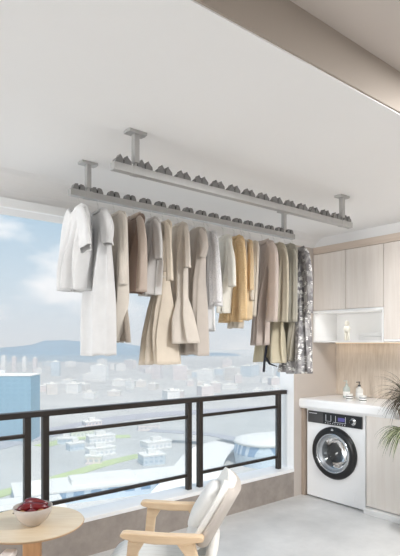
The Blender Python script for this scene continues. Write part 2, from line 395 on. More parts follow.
def sleeve_mesh(o, X, pts, th, rnd, yaw, xoff=-.012, amp=.009):
    """pts: (px, py, half width px)"""
    bm = BM(); n = 32; R = 26; rings = []
    ph = rnd.uniform(0, 6); P = []
    for x, y, h in pts:
        y += 3*(1-min(1, (y-pts[0][1])/22)); c = on_X(X, x, y); hw = abs(on_X(X, x-h, y).y-on_X(X, x+h, y).y)/2; Hm = h*(CA*X+SA*Y1)/F; tt = min(th*.75, Hm*1.05); hw *= math.sqrt(max(.2, 1-(.7*tt/Hm)**2)); P.append((c.y, c.z, hw))
    m = len(P)
    def cr(k):
        s = k*(m-1); i = min(int(s), m-2); t = s-i
        p0, p1, p2, p3 = P[max(i-1, 0)], P[i], P[i+1], P[min(i+2, m-1)]
        return [.5*(2*p1[q]+(p2[q]-p0[q])*t+(2*p0[q]-5*p1[q]+4*p2[q]-p3[q])*t*t+(3*p1[q]-p0[q]-3*p2[q]+p3[q])*t**3) for q in range(3)]
    for i in range(R):
        k = i/(R-1); y, z, hw = cr(k); a = cr(max(0, k-.03)); b = cr(min(1, k+.03))
        ty, tz = b[0]-a[0], b[1]-a[1]; l = math.hypot(ty, tz) or 1; ny, nz = -tz/l, ty/l
        t = th*.72*(.75+.5*k); ring = []
        for j in range(n):
            f = 2*PI*j/n; cu = math.cos(f); sv = math.sin(f)
            w = amp*math.sin(cu*5+ph+k*3)*(k)*(1 if sv > 0 else -.6)*abs(sv)
            yy, zz = y+ny*hw*cu, z+nz*hw*cu
            ring.append(bm.verts.new((X+xoff+t*sv+w+(yy-Y1)*math.tan(yaw)-o.x, yy-o.y, zz-o.z)))
        rings.append(ring)
    for a, b in zip(rings, rings[1:]):
        for j in range(n): bm.faces.new((a[j], a[(j+1) % n], b[(j+1) % n], b[j]))
    bm.faces.new(rings[0]); bmesh.ops.recalc_face_normals(bm, faces=bm.faces)
    return bm
def collar_mesh(o, X, cx, cy, wpx, hpx, t, yaw, lapel=0):
    """stand collar ring around the neck, plus optional lapels down the near face"""
    bm = BM(); n = 28; rings = []
    a = on_X(X, cx-wpx, cy); b = on_X(X, cx+wpx, cy); c = (a+b)/2; hw = abs(a.y-b.y)/2; h = hpx*.0065
    for k, (s, dz) in enumerate(((1.0, -h*.5), (1.08, -h*.1), (.95, h*.5), (.86, h*.45), (.84, -h*.3))):
        ring = []
        for j in range(n):
            f = 2*PI*j/n; yy = c.y+hw*s*math.cos(f)
            dip = -.012*max(0, -math.sin(f))
            ring.append(bm.verts.new((X+t*s*math.sin(f)+(yy-Y1)*math.tan(yaw)-o.x, yy-o.y, c.z+dz+dip-o.z)))
        rings.append(ring)
    for p, q in zip(rings, rings[1:]):
        for j in range(n): bm.faces.new((p[j], p[(j+1) % n], q[(j+1) % n], q[j]))
    return bm
G = []
def garment(name, label, cat, X, neck, rows, th, m, sleeves=(), nf=2.5, amp=.008, yaw=0, seed=1, collar=None, sm=None, skirt=None, group=None):
    rnd = random.Random(seed)
    nk = on_X(X, *neck); o = Vector((X, Y1, nk.z))
    e = tag(empty(name, o), label, cat, group)
    link('body', body_mesh(o, X, rows, th, rnd, nf, amp, yaw), m, e, smooth=True, solid=.0025)
    for s in sleeves:
        link('sleeve', sleeve_mesh(o, X, s[0], s[1], rnd, yaw, s[2] if len(s) > 2 else -.012), sm or m, e, smooth=True, solid=.0025)
    if collar: link('collar', collar_mesh(o, X, neck[0], neck[1]+3, *collar, yaw), sm or m, e, smooth=True, solid=.002)
    G.append((X, o.z, label, cat)); return e, o
def hanger(X, z, label):
    e = tag(empty('clothes_hanger', (X, Y1, z)), label, 'hanger', 'thin pale hangers along the rack')
    zt = 2.281-z
    pts = [(0, 0, -.01), (0, 0, zt-.022)]
    for k in range(9):
        a = -PI/2+k*PI*1.25/8; pts.append((0, .011*math.cos(a)+.0, zt-.011+.011*math.sin(a)))
    link('hook', tube(BM(), pts, .0017, 6), M['wire'], e, smooth=True)
    pts = [(0, s*.075, -.014-.035*abs(s)**1.3) for s in [q/6 for q in range(-6, 7)]]
    link('shoulder_bar', tube(BM(), pts, .004, 8), M['wire'], e, smooth=True)
def gx(px): return on_Y(Y1, px, 220).x

# 1 white short-sleeved shirt
garment('shirt', 'white short-sleeved cotton shirt at the left end of the rack', 'shirt', gx(79), (79, 204),
  [(203, 75, 83), (205, 71, 87), (209, 68, 90), (216, 66.5, 91.5), (235, 65.5, 91), (262, 64.5, 89.5), (291, 63.5, 87)], (.024, .06), K['white'],
  [([(70, 208, 3), (67, 218, 5), (64, 236, 5.5), (61, 262, 5)], .028), ([(86, 207, 3), (89, 216, 5.5), (92, 232, 6.5), (94.5, 250, 6.3)], .03, -.03)], 3.2, .013, .12, 11, (4.5, 3, .02))
# 2 long white dress with puff sleeves
garment('dress', 'long plain white dress with puffed short sleeves behind the white shirt', 'dress', gx(98), (98, 208),
  [(207, 93, 104), (209, 89, 108), (214, 87, 111), (228, 87, 111), (250, 86, 111.5), (280, 83, 112.5), (320, 82, 113.5), (355.5, 82, 114)], (.02, .055), K['white2'],
  [([(107, 211, 3), (110.5, 219, 6), (113, 232, 7), (114, 245, 3.5)], .035, -.02), ([(90, 211, 3), (87, 220, 4.5), (86, 240, 4)], .03)], 2.2, .008, .1, 12, (5, 2.5, .02))
# 3 cream long coat
e, o = garment('coat', 'long cream coat hanging between the long white dress and the brown jacket', 'coat', gx(114), (116, 211),
  [(210, 111, 122), (212, 107, 126), (220, 104, 128), (250, 104, 128), (300, 102, 128), (341, 99, 122)], (.02, .045), K['cream'],
  [([(122, 213, 3), (126, 226, 4), (126, 285, 3.5)], .025)], 2.5, .008, .05, 13, (4.5, 3, .02))
link('back_vent_panel', body_mesh(o, gx(114)+.03, [(296, 118, 127), (318, 116.5, 128.8), (342, 116, 130)], (.012, .016), random.Random(5), 1.5, .003, .05), K['creamback'], e, smooth=True, solid=.002)
# 4 brown jacket
garment('jacket', 'brown taupe jacket with dark front, between the cream coat and the pale grey shirt', 'jacket', gx(134), (136, 213),
  [(212, 131, 141), (214, 127, 145), (219, 125, 147), (235, 124, 146), (260, 124, 144), (293, 124.5, 143)], (.022, .05), K['taupe'],
  [([(143, 216, 3), (146, 226, 4.2), (147.5, 250, 4.2), (146, 292, 4.6)], .028, -.02), ([(128, 216, 3), (124.5, 228, 3.5), (123, 280, 3)], .02, .01)], 1.8, .011, .1, 14, (5, 4, .024), sm=K['taupelight'])
# 5 light grey shirt
garment('shirt', 'pale grey short-sleeved shirt right of the brown jacket', 'shirt', gx(151), (152, 216),
  [(215, 148, 157), (217, 145, 160), (222, 143, 162), (240, 142.5, 161), (270, 141.5, 160), (296, 140, 159)], (.02, .045), K['grey'],
  [([(158, 219, 3), (160.5, 228, 4.5), (162, 244, 5), (162.5, 260, 4.5)], .026, -.02)], 2.2, .009, .1, 15, (4, 3, .02))
# 6 beige belted dress
X6 = gx(163)
e, o = garment('dress', 'beige long-sleeved belted dress with a wide flared pleated skirt', 'dress', X6, (165, 219),
  [(218, 161, 169, 1), (220, 157, 172, 1), (225, 156, 173, 1), (245, 156, 171, .9), (266, 157, 168.5, .55), (272, 157.5, 168, .5), (280, 155.5, 169, .6), (310, 150, 172, .85), (340, 147, 174.5, 1), (364, 144.5, 177, 1.05)], (.02, .085), K['beige'],
  [([(170, 221, 2.5), (173, 230, 3.6), (174.5, 250, 3.3), (175.5, 281, 3.0)], .022, -.035), ([(160, 222, 2.5), (157, 232, 3), (155, 262, 3)], .02)], 3.5, .014, .08, 16, (4, 2.5, .018))
link('belt', body_mesh(o, X6, [(269, 156.3, 169.2, 1), (277, 156.0, 169.4, 1)], (.075, .038), random.Random(3), 1, .002, .08, cap=False), K['cream'], e, smooth=True, solid=.003)
# 7 oat dress
garment('dress', 'oat linen dress with a seamed flared skirt, shorter than the belted dress left of it', 'dress', gx(178), (179, 221),
  [(220, 175, 184, 1), (223, 171, 188, 1), (230, 170, 189, 1), (260, 170, 187, .8), (299, 171, 187, .6), (303, 170.5, 188.5, .72), (320, 168, 192, 1), (343, 166, 196, 1.1)], (.02, .06), K['beige2'],
  [([(187, 225, 2.5), (189, 236, 3), (189.5, 268, 3)], .02)], 2.8, .011, .05, 17, (4, 2.5, .018))
# 8 taupe dress
X8 = gx(194)
garment('dress', 'plain taupe cap-sleeved dress left of the white lace blouse', 'dress', X8, (195, 226),
  [(225, 191, 201), (227, 187.5, 206), (232, 186, 208.5), (245, 187, 207), (280, 187, 205.5), (310, 185, 207), (355, 183, 208.5)], (.022, .06), K['mush'],
  [([(204, 229, 3), (207.5, 237, 4.6), (209, 246, 4), (206.5, 257, 2.2)], .026, -.02), ([(189.5, 230, 2.5), (187.5, 238, 4), (188.5, 248, 2.5)], .024, -.03)], 2.2, .010, .12, 18)
# 9 lace
garment('blouse', 'white spotted lace blouse right of the taupe cap-sleeved dress', 'blouse', gx(208), (210, 229),
  [(228, 206, 214), (230, 203, 217), (236, 202, 219), (260, 203, 220), (306, 202, 222.5)], (.02, .045), K['lace'],
  [([(216, 232, 2.5), (219, 242, 3.5), (221, 270, 4), (221.5, 303, 4)], .022, -.025)], 2.6, .008, .08, 19, (3.5, 2.5, .018))
garment('dress', 'long white sleeveless dress mostly hidden behind the white lace blouse', 'dress', gx(202)+.02, (203, 228),
  [(227.5, 199, 207), (231, 196, 210), (260, 198, 214), (305, 196, 215), (331, 195.5, 216)], (.018, .03), K['white'], (), 2, .005, .05, 20)
# 10 ivory
garment('blouse', 'ivory silk blouse with an uneven hem, between white lace and apricot knit', 'blouse', gx(223), (225, 233),
  [(232, 221, 229), (234, 218, 232), (240, 217, 233), (270, 218, 233), (313, 219, 229)], (.018, .04), K['ivory'],
  [([(231, 237, 2.2), (233, 246, 3), (234.5, 262, 4), (235, 287, 4)], .02, -.02)], 2, .008, .08, 21, (3.5, 2, .016))
# 11, 12 apricot
garment('cardigan', 'apricot openwork knitted cardigan in the middle of the rack', 'cardigan', gx(234), (236, 234),
  [(233, 232, 241), (235, 229, 244), (241, 228, 246), (265, 226.5, 245), (295, 222, 243.5), (322, 219, 242)], (.022, .045), K['orange'],
  [([(242, 238, 3), (245, 248, 4), (246, 275, 4.5), (246.5, 320, 4.5)], .025, -.02)], 2.6, .010, .1, 22, (4, 3, .02))
garment('blouse', 'sand beige blouse whose hem shows below the apricot cardigan', 'blouse', gx(236)+.052, (240, 236.5),
  [(236, 236, 244), (239, 233, 247), (260, 233, 248), (300, 231, 246), (328, 227, 243)], (.016, .022), K['sand'], (), 2, .005, .08, 23)
garment('sweater', 'tan knitted sweater right of the apricot cardigan', 'sweater', gx(244), (246, 238),
  [(237, 242, 250), (239, 239, 253), (245, 238, 254), (280, 238, 252), (320, 237, 251)], (.018, .035), K['tan'],
  [([(251, 242, 2.2), (253, 252, 2.6), (253, 290, 2.4)], .02)], 2, .007, .08, 24)
# 13 sand long-sleeved thin blouse
garment('blouse', 'thin pale beige long-sleeved blouse next to the rose taupe suit jacket', 'blouse', gx(250), (252, 239),
  [(238, 248, 256), (240, 245, 259), (247, 244, 260), (280, 245, 258), (316, 245, 256)], (.018, .03), K['sand'],
  [([(250, 243, 2.2), (250.5, 256, 3.4), (253, 275, 3.2), (256, 301, 2.8)], .018, -.045)], 2, .006, .08, 25, (3.5, 2, .016))
# 14 rose taupe suit jacket
X14 = gx(262)
e, o = garment('suit_jacket', 'large rose taupe suit jacket with a turned collar', 'jacket', X14, (264, 239),
  [(238, 259, 270), (240, 255, 275), (245, 253, 277), (262, 255, 276), (300, 254, 270), (345, 250.5, 268.5)], (.025, .045), K['rose'],
  [([(274, 242, 3), (277.5, 252, 5), (277, 285, 6), (275, 322, 6.5)], .03, -.02), ([(257, 243, 2.8), (256, 256, 4), (256, 290, 4)], .022, -.025)], 1.6, .010, .15, 26, (5.5, 5, .026))
bm = BM()
a = [on_X(X14-.05, *p) for p in ((266, 240), (272, 246), (270.5, 258), (268, 272), (266.5, 256))]
vs = [bm.verts.new(p-o) for p in a]; vt = [bm.verts.new(p-o+Vector((.006, 0, 0))) for p in a]
bm.faces.new(vs); bm.faces.new(vt[::-1])
for i in range(5): bm.faces.new((vs[i], vt[i], vt[(i+1) % 5], vs[(i+1) % 5]))
link('lapel', bm, K['rose'], e, bevel=.002)
# 15 khaki blazer and skirt
garment('blazer', 'khaki blazer with straight sleeves, right of the rose taupe suit jacket', 'blazer', gx(274), (276, 241),
  [(240, 272, 281), (242, 268, 285), (248, 267, 288), (270, 267, 287), (322, 266, 286)], (.02, .035), K['khaki'],
  [([(284, 246, 2.5), (287, 256, 3.8), (287.5, 285, 4), (286.5, 322, 4)], .024, -.01)], 2, .008, .12, 27, (4.5, 3, .02))
X15 = gx(276)+.012
e, o = garment('skirt', 'long khaki flared skirt hanging below the rose taupe jacket', 'skirt', X15, (276, 243),
  [(300, 262, 283), (325, 259, 284), (345, 256, 285.5), (362, 253.5, 287)], (.02, .06), K['khaki2'], (), 3, .010, .1, 28)
bm = BM()
for dy in (-.07, .05):
    tube(bm, [on_X(X15, 272, 303)-o+Vector((0, dy, 0)), on_X(X15, 273, 250)-o+Vector((0, dy*.5, 0))], .002, 6)
link('hanging_loop', bm, K['khaki2'], e)
# charcoal ribbon
Xr = gx(268)+.03
e = tag(empty('ribbon_belt', on_X(Xr, 268, 345)), 'charcoal ribbon belt with loose ends dangling below the khaki skirt', 'belt')
o = Vector(e.location)
def strip(pts, w, m, name):
    bm = BM(); A = []
    for (x, y) in pts:
        p = on_X(Xr, x, y)-o; A.append((p, w))
    L = [bm.verts.new(p+Vector((0, w, 0))) for p, w in A]; R = [bm.verts.new(p+Vector((0, -w, 0))) for p, w in A]
    for i in range(len(A)-1): bm.faces.new((L[i], R[i], R[i+1], L[i+1]))
    link(name, bm, m, e, solid=.004)
strip([(267, 345), (265.5, 355), (264.5, 363), (264, 372)], .011, K['navy'], 'ribbon_end')
bm = BM(); tube(bm, [on_X(Xr, 266, 358)-o, on_X(Xr, 270, 364)-o, on_X(Xr, 277, 366.5)-o], [.014, .012, .005], 8, flat=.6)
link('ribbon_end', bm, K['navy'], e, smooth=True)
# 16 sage blazer + trousers
garment('blazer', 'sage green blazer left of the grey floral dress', 'blazer', gx(285), (287, 242),
  [(241, 283, 292), (243, 279, 296), (249, 278, 299), (270, 278, 299), (322, 277, 299)], (.02, .035), K['sage'],
  [([(295, 247, 2.5), (296, 258, 3.8), (296, 285, 4), (295.5, 322, 3.8)], .024, -.012)], 2, .007, .12, 29, (4.5, 3, .02))
X16 = gx(287)+.012
e, o = garment('trousers', 'sage green trousers hanging below the sage blazer', 'trousers', X16, (287, 244),
  [(300, 279, 297), (330, 279, 297), (361, 279, 294)], (.02, .03), K['sage2'], (), 2, .007, .1, 30)
bm = BM()
for dy in (-.05, .05):
    tube(bm, [on_X(X16, 287, 303)-o+Vector((0, dy, 0)), on_X(X16, 287, 250)-o+Vector((0, dy*.5, 0))], .002, 6)
link('hanging_loop', bm, K['sage2'], e)
# 17 floral dress
X17 = gx(299)-.075
garment('dress', 'long grey dress with white flowers at the right end of the rack', 'dress', X17, (300, 246),
  [(245, 295, 304), (247, 291, 308), (253, 290, 311), (270, 291, 309), (300, 292, 309), (335, 286, 312), (373, 279, 314)], (.022, .05), K['floral'],
  [([(306, 250, 3), (309, 258, 4.6), (311, 280, 5), (311.5, 313, 4.6)], .03, -.015)], 3, .012, .1, 31, (5, 5, .026))

names = {}
for X, z, label, cat in G:
    if cat in ('skirt', 'trousers'): continue
    hanger(X, z, 'thin pale hanger holding the '+' '.join(label.split()[:7]))

# ------------------------------------------------------------------ laundry corner
XF = 3.86
# washing machine
wm = tag(empty('washing_machine', (XF, 2.79, 0)), 'white front-loading washing machine with black door ring under the counter', 'washing machine')
def wbox(name, x0, x1, y0, y1, z0, z1, m, par=wm, bev=.003, org=None):
    org = org or Vector((XF, 2.79, 0))
    return link(name, box(BM(), x0-org.x, x1-org.x, y0-org.y, y1-org.y, z0-org.z, z1-org.z), m, par, bevel=bev)
zc, yc, R = .457, 2.79, .236
# body with a round opening
bm = BM(); y0, y1, z0, z1 = 2.475-2.79, 3.105-2.79, .012, .832
n = 64; inner = [bm.verts.new((0, .19*math.cos(2*PI*i/n), zc+.19*math.sin(2*PI*i/n))) for i in range(n)]
def sq(a):
    c, s = math.cos(a), math.sin(a); hy = (y1-y0)/2; cz = zc
    k = min(hy/abs(c) if abs(c) > 1e-6 else 9, ((z1-cz) if s > 0 else (cz-z0))/abs(s) if abs(s) > 1e-6 else 9)
    return (0, c*k+(y0+y1)/2, cz+s*k)
angs = [2*PI*i/n for i in range(n)]
hy = (y1-y0)/2
for cy_, cz_ in ((hy, z1-zc), (-hy, z1-zc), (-hy, z0-zc), (hy, z0-zc)):
    a = math.atan2(cz_, cy_) % (2*PI); i = min(range(n), key=lambda q: abs(((angs[q]-a+PI) % (2*PI))-PI)); angs[i] = a
outer = [bm.verts.new(sq(a)) for a in angs]
back = [bm.verts.new(Vector(v.co)+Vector((.5, 0, 0))) for v in outer]; tub = [bm.verts.new(Vector(v.co)+Vector((.04, 0, 0))) for v in inner]
for i in range(n):
    j = (i+1) % n
    bm.faces.new((inner[i], inner[j], outer[j], outer[i])); bm.faces.new((outer[i], outer[j], back[j], back[i])); bm.faces.new((inner[i], tub[i], tub[j], inner[j]))
bm.faces.new(back)
link('cabinet', bm, M['washer'], wm)
link('drum', lathe(BM(), [(.19, .03), (.17, .04), (.165, .32), (.0001, .33)], 48, (0, 0, zc), 'x', cap=False), M['drum'], wm, smooth=True)
door = link('door', lathe(BM(), [(.235, .0), (.238, -.018), (.228, -.034), (.198, -.04), (.178, -.036), (.174, -.02), (.174, 0)], 64, (0, 0, zc), 'x', cap=False), M['black'], wm, smooth=True)
link('chrome_ring', lathe(BM(), [(.179, -.03), (.178, -.041), (.170, -.043), (.166, -.036), (.166, -.01)], 64, (0, 0, zc), 'x', cap=False), M['chrome'], door, smooth=True)
link('inner_ring', lathe(BM(), [(.166, -.012), (.150, -.02), (.142, -.018), (.125, .02), (.120, .05)], 64, (0, 0, zc), 'x', cap=False), M['drum'], door, smooth=True)
link('door_glass', lathe(BM(), [(.15, -.012), (.13, -.006), (.118, .05), (.09, .085), (.0001, .1)], 48, (0, 0, zc), 'x', cap=False), M['darkglass'], door, smooth=True)
bm = BM(); box(bm, -.0415, -.0395, -.012, .012, zc+.207, zc+.215); prism(bm, [(-.010, zc+.217), (.0, zc+.225), (.011, zc+.217), (0, zc+.220)], 'x', -.0415, -.0395)
link('door_mark', bm, M['print'], door)
pn = link('control_panel', box(BM(), -.012, 0, -.29, .30, .708, .818), M['grey_panel'], wm, bevel=.006, seg=3)
def pbox(name, a, b, c, d, m, dep=.0135, par=pn): return link(name, box(BM(), -dep, -.011, a, b, c, d), m, par)
pbox('control_field', -.285, .12, .712, .814, M['black'])
bm = BM()
for k in range(8): box(bm, -.0145, -.011, .272-k*.0115, .279-k*.0115, .795, .802)
link('brand_mark', bm, M['print'], pn)
link('detergent_drawer', box(BM(), -.0145, -.011, .13, .29, .716, .786), M['grey_panel'], pn, bevel=.002)
link('display', box(BM(), -.0155, -.013, -.115, -.045, .752, .785), M['screen'], pn)
bm = BM()
for (a, b, c, d) in ((-.125, -.121, .74, .797), (-.125, .005, .737, .740), (-.02, -.016, .740, .797), (.03, .034, .742, .797), (.03, .09, .740, .742), (.086, .09, .742, .80)):
    box(bm, -.015, -.013, a, b, c, d)
for k in range(9): box(bm, -.015, -.013, -.12+k*.026, -.113+k*.026, .720, .727)
link('panel_print', bm, M['print'], pn)
kb = link('program_knob', lathe(BM(), [(.034, -.012), (.033, -.022), (.024, -.026), (.022, -.036), (.0001, -.037)], 32, (0, -.20, .765), 'x', cap=False), M['chrome'], pn, smooth=True)
link('knob_face', lathe(BM(), [(.017, -.036), (.016, -.039), (.0001, -.0392)], 24, (0, -.20, .765), 'x', cap=False), M['black'], kb)
bm = BM(); box(bm, -.003, .001, -.205, -.085, .055, .145)
link('filter_door', bm, M['washer'], wm, bevel=.004)
for yy in (-.27, .27):
    for xx in (.05, .44):
        link('foot', lathe(BM(), [(.02, 0), (.02, .014)], 16, (xx, yy, 0)), M['dark'], wm)

# side panel, counter, base cabinets
sp = struct('trim_washer_side', box(BM(), 3.84, XE, 3.118, YW, 0, .845), wood('side_panel_wood', rgb(158, 142, 128), rgb(172, 156, 141), (6, 6, .4), 5))
bm = prism(BM(), [(3.80, .86), (3.815, .838), (XE-.014, .838), (XE-.014, .928), (3.815, .93), (3.80, .915)], 'y', 2.17, 3.158)
tag(link('counter_top', bm, M['counter'], bevel=.004), 'thick white stone counter above the washing machine', 'counter')
bm = box(BM(), 3.86, XE-.014, 1.2, 2.168, .89, .93)
tag(link('counter_top', bm, M['counter'], bevel=.003), 'thin white stone counter continuing right behind the plant', 'counter')
def base_cab(y0, y1, ztop, label):
    e = tag(empty('base_cabinet', (XF, (y0+y1)/2, 0)), label, 'cabinet', 'beige wood base cabinets')
    o = Vector((XF, (y0+y1)/2, 0))
    wbox('carcass', XF+.02, XE-.01, y0+.001, y1-.001, .05, ztop, M['cabwhite'], e, 0, o)
    wbox('door', XF, XF+.019, y0+.002, y1-.002, .055, ztop-.004, M['basecab'], e, .0015, o)
    wbox('plinth', 3.815, XE-.01, y0+.001, y1-.001, 0, .046, M['cabwhite'], e, .002, o)
base_cab(1.98, 2.468, .836, 'beige wood base cabinet right beside the washing machine')
base_cab(1.2, 1.978, .886, 'beige wood base cabinet at the right edge, behind the plant')
# wall cabinets
XU = 4.017
def wall_cab(y0, y1, z0, z1, label, strip=False):
    o = Vector((XU, (y0+y1)/2, z0))
    e = tag(empty('wall_cabinet', o), label, 'cabinet', 'pale wood wall cabinets')
    wbox('carcass', XU+.02, XE-.012, y0+.001, y1-.001, z0, z1, M['cabwhite'], e, 0, o)
    wbox('door', XU, XU+.019, y0+.0015, y1-.0015, z0+.002, z1-.002, M['cab'], e, .001, o)
    if strip: wbox('bottom_edge', XU-.002, XU+.03, y0+.001, y1-.001, z0-.016, z0, M['cabwhite'], e, .001, o)
wall_cab(2.785, 3.156, 1.775, 2.328, 'pale wood wall cabinet in the corner by the window wall')
wall_cab(2.398, 2.783, 1.775, 2.328, 'pale wood wall cabinet above the folded white towels')
wall_cab(1.95, 2.396, 1.490, 2.328, 'taller pale wood wall cabinet at the right edge, reaching lower than its neighbours', True)
wall_cab(1.5, 1.948, 1.490, 2.328, 'tall pale wood wall cabinet cut off by the right edge', True)
tag(link('cabinet_valance', box(BM(), XU, XE-.012, 1.5, 3.156, 2.33, 2.397), M['valance'], bevel=.001), 'horizontal grain wood valance board above the wall cabinets', 'valance')
o = Vector((XU, 2.777, 1.465))
ns = tag(empty('open_shelf', o), 'white open shelf box below the two pale wall cabinets', 'shelf')
wbox('bottom_board', XU-.002, XE-.012, 2.398, 3.156, 1.465, 1.483, M['cabwhite'], ns, .001, o)
wbox('top_board', XU-.012, XE-.012, 2.398, 3.156, 1.752, 1.773, M['cabwhite'], ns, .001, o)
wbox('side_board', XU, XE-.012, 3.14, 3.156, 1.483, 1.752, M['cabwhite'], ns, .001, o)
wbox('side_board', XU, XE-.012, 2.398, 2.414, 1.483, 1.752, M['cabwhite'], ns, .001, o)
wbox('back_board', XE-.03, XE-.012, 2.414, 3.14, 1.483, 1.752, M['cabwhite'], ns, 0, o)
# LED strip
led = tag(link('led_strip', box(BM(), 4.33, 4.35, 2.42, 3.12, 1.457, 1.4645), emis('warm_led', (1, .8, .58), .4)), 'warm light strip under the open shelf', 'light')
la = bpy.data.lights.new('led_glow', 'AREA'); la.shape = 'RECTANGLE'; la.size = .03; la.size_y = .7; la.energy = .15; la.color = (1, .8, .58)
lo = bpy.data.objects.new('led_glow', la); C.objects.link(lo); lo.location = (4.33, 2.77, 1.455)
nl = tag(link('shelf_fill_strip', box(BM(), 4.03, 4.045, 2.45, 3.10, 1.7455, 1.7515), emis('shelf_fill_emitter', (1, .97, .93), .2)), 'thin white fill strip added under the top board of the open shelf', 'light')  # glowing strip added to brighten the shelf interior
la = bpy.data.lights.new('shelf_fill', 'AREA'); la.shape = 'RECTANGLE'; la.size = .03; la.size_y = .65; la.energy = .35; la.color = (1, .98, .96)  # added area light, lifts the inside of the open shelf
lo = bpy.data.objects.new('shelf_fill', la); C.objects.link(lo); lo.location = (4.06, 2.77, 1.744); lo.rotation_euler = (0, -.6, 0)
# figurine
fp = on_X(4.18, 347, 341); f0 = Vector((4.18, fp.y, 1.483))
fg = tag(empty('figurine', f0), 'cream ceramic standing figurine on the open white shelf', 'figurine')
bm = BM()
for s in (-1, 1): lathe(bm, [(.014, 0), (.015, .01), (.012, .05), (.014, .085)], 14, (0, s*.015, 0))
link('legs', bm, M['figure'], fg, smooth=True)
link('torso', lathe(BM(), [(.02, .08), (.03, .095), (.033, .115), (.026, .135), (.01, .143)], 20), M['figure'], fg, smooth=True)
link('head', lathe(BM(), [(.008, .14), (.021, .15), (.025, .167), (.019, .184), (.004, .192)], 20), M['figure'], fg, smooth=True)
# towels
for k in range(2):
    bm = BM(); prf = []
    y0, y1 = on_X(4.1, 361.5, 335).y, 2.42
    h = .026; z = 1.4835+k*.034
    pts = []
    for q in range(9): a = PI/2+q*PI/8; pts.append((y1+.013+.013*math.cos(a), z+.016+.016*math.sin(a)))
    for q in range(9): a = -PI/2+q*PI/8; pts.append((y0-.013+.013*math.cos(a), z+.016+.016*math.sin(a)))
    prism(bm, pts, 'x', 4.05, 4.30); box(bm, 4.045, 4.05, y1+.012, y0-.012, z+.012, z+.015)
    tag(link('folded_towel', bm, M['towel'], bevel=.003), 'folded white towel, '+('lower' if k == 0 else 'upper')+' one of the stack on the open shelf', 'towel', 'folded towels on the shelf')
# soap bottles and jars on counter
def soap(px, zpx, Xp, m, label, pm):
    p = on_X(Xp, px, 396); b = tag(empty('soap_dispenser', (Xp, p.y, .9305)), label, 'soap dispenser', 'soap dispensers on the counter')
    link('bottle', lathe(BM(), [(.030, 0), (.033, .004), (.033, .085), (.028, .100), (.013, .113), (.012, .122)], 28), m, b, smooth=True)
    link('label', lathe(BM(), [(.0336, .02), (.0336, .06)], 28, cap=False), M['label'], b)
    bm = lathe(BM(), [(.013, .120), (.013, .134), (.004, .136), (.004, .155), (.008, .156), (.008, .166)], 16); box(bm, -.045, 0, -.004, .004, .158, .166)
    link('pump', bm, pm, b, smooth=False)
soap(346.6, 0, 4.20, M['bottlegrey'], 'grey soap dispenser bottle on the counter, left of the white one', M['bottlegrey'])
soap(359.3, 0, 4.17, M['bottle'], 'white soap dispenser bottle with a dark pump on the counter', M['grey_panel'])
def jar(px, Xp, label):
    p = on_X(Xp, px, 399)
    j = tag(empty('striped_jar', (Xp, p.y, .9305)), label, 'jar', 'striped jars on the counter')
    link('body', lathe(BM(), [(.030, 0), (.032, .003), (.032, .050), (.029, .052)], 28), M['jar'], j, smooth=False)
    link('lid', lathe(BM(), [(.031, .052), (.031, .060), (.004, .062)], 28), M['bottle'], j)
jar(349.5, 4.02, 'short black and white striped jar in front of the grey soap dispenser')
jar(363, 3.99, 'short black and white striped jar in front of the white soap dispenser')

# ------------------------------------------------------------------ plant beside the counter
def blades(bm, c, n, rnd, l0, l1, rad, droop, up=(.2, 1.1), az=None):
    for i in range(n):
        a = rnd.uniform(0, 2*PI) if az is None else rnd.uniform(*az); el = rnd.uniform(*up); L = rnd.uniform(l0, l1)
        d = Vector((math.cos(a)*math.cos(el), math.sin(a)*math.cos(el), math.sin(el))); p = Vector(c); pts = [p.copy()]
        st = 9
        for k in range(st):
            p = p+d*(L/st); pts.append(p.copy()); d.z -= droop*rnd.uniform(.7, 1.2); d.normalize()
        tube(bm, pts, [rad*(1-(k/st)**2)+.0004 for k in range(st+1)], 4, flat=.35)
rnd = random.Random(77)
PX, PY = 3.66, on_X(3.66, 421, 500).y
pl = tag(empty('potted_grass_plant', (PX, PY, 0)), 'tall potted plant with arching grass-like leaves at the right edge by the counter', 'plant')
link('pot', lathe(BM(), [(.075, 0), (.09, .02), (.11, .28), (.115, .30), (.105, .30), (.10, .26), (.0001, .255)], 32, cap=False), M['pot'], pl, smooth=True)
bm = BM()
for k in range(26):
    a = rnd.uniform(0, 2*PI); r = rnd.uniform(.01, .05); q = rnd.uniform(.95, 1.08)
    tube(bm, [(r*math.cos(a)*1.4, r*math.sin(a)*1.4, .25), (r*math.cos(a+1)*.8, .05+r*math.sin(a+1)*.8, .6), (r*1.3*math.cos(a+2), .12+r*1.3*math.sin(a+2), q)], .0035, 5)
link('stems', bm, M['twig'], pl, smooth=True)
bm = BM(); blades(bm, (0, .12, 1.03), 260, rnd, .14, .33, .0030, .21, (-.2, 1.3))
link('dark_leaves', bm, M['leaf_dark'], pl, smooth=True)
bm = BM(); blades(bm, (0, .12, .99), 90, rnd, .05, .15, .004, .25, (-.5, .9))
link('seed_heads', bm, M['stem'], pl, smooth=True)
bm = BM(); blades(bm, (0, .12, .765), 80, rnd, .20, .31, .0046, .30, (.1, .8))
link('green_leaves', bm, M['leaf_green'], pl, smooth=True)
bm = BM(); blades(bm, (0, .12, .77), 60, rnd, .18, .29, .0046, .29, (.1, .8))
link('pale_leaves', bm, M['leaf_pale'], pl, smooth=True)

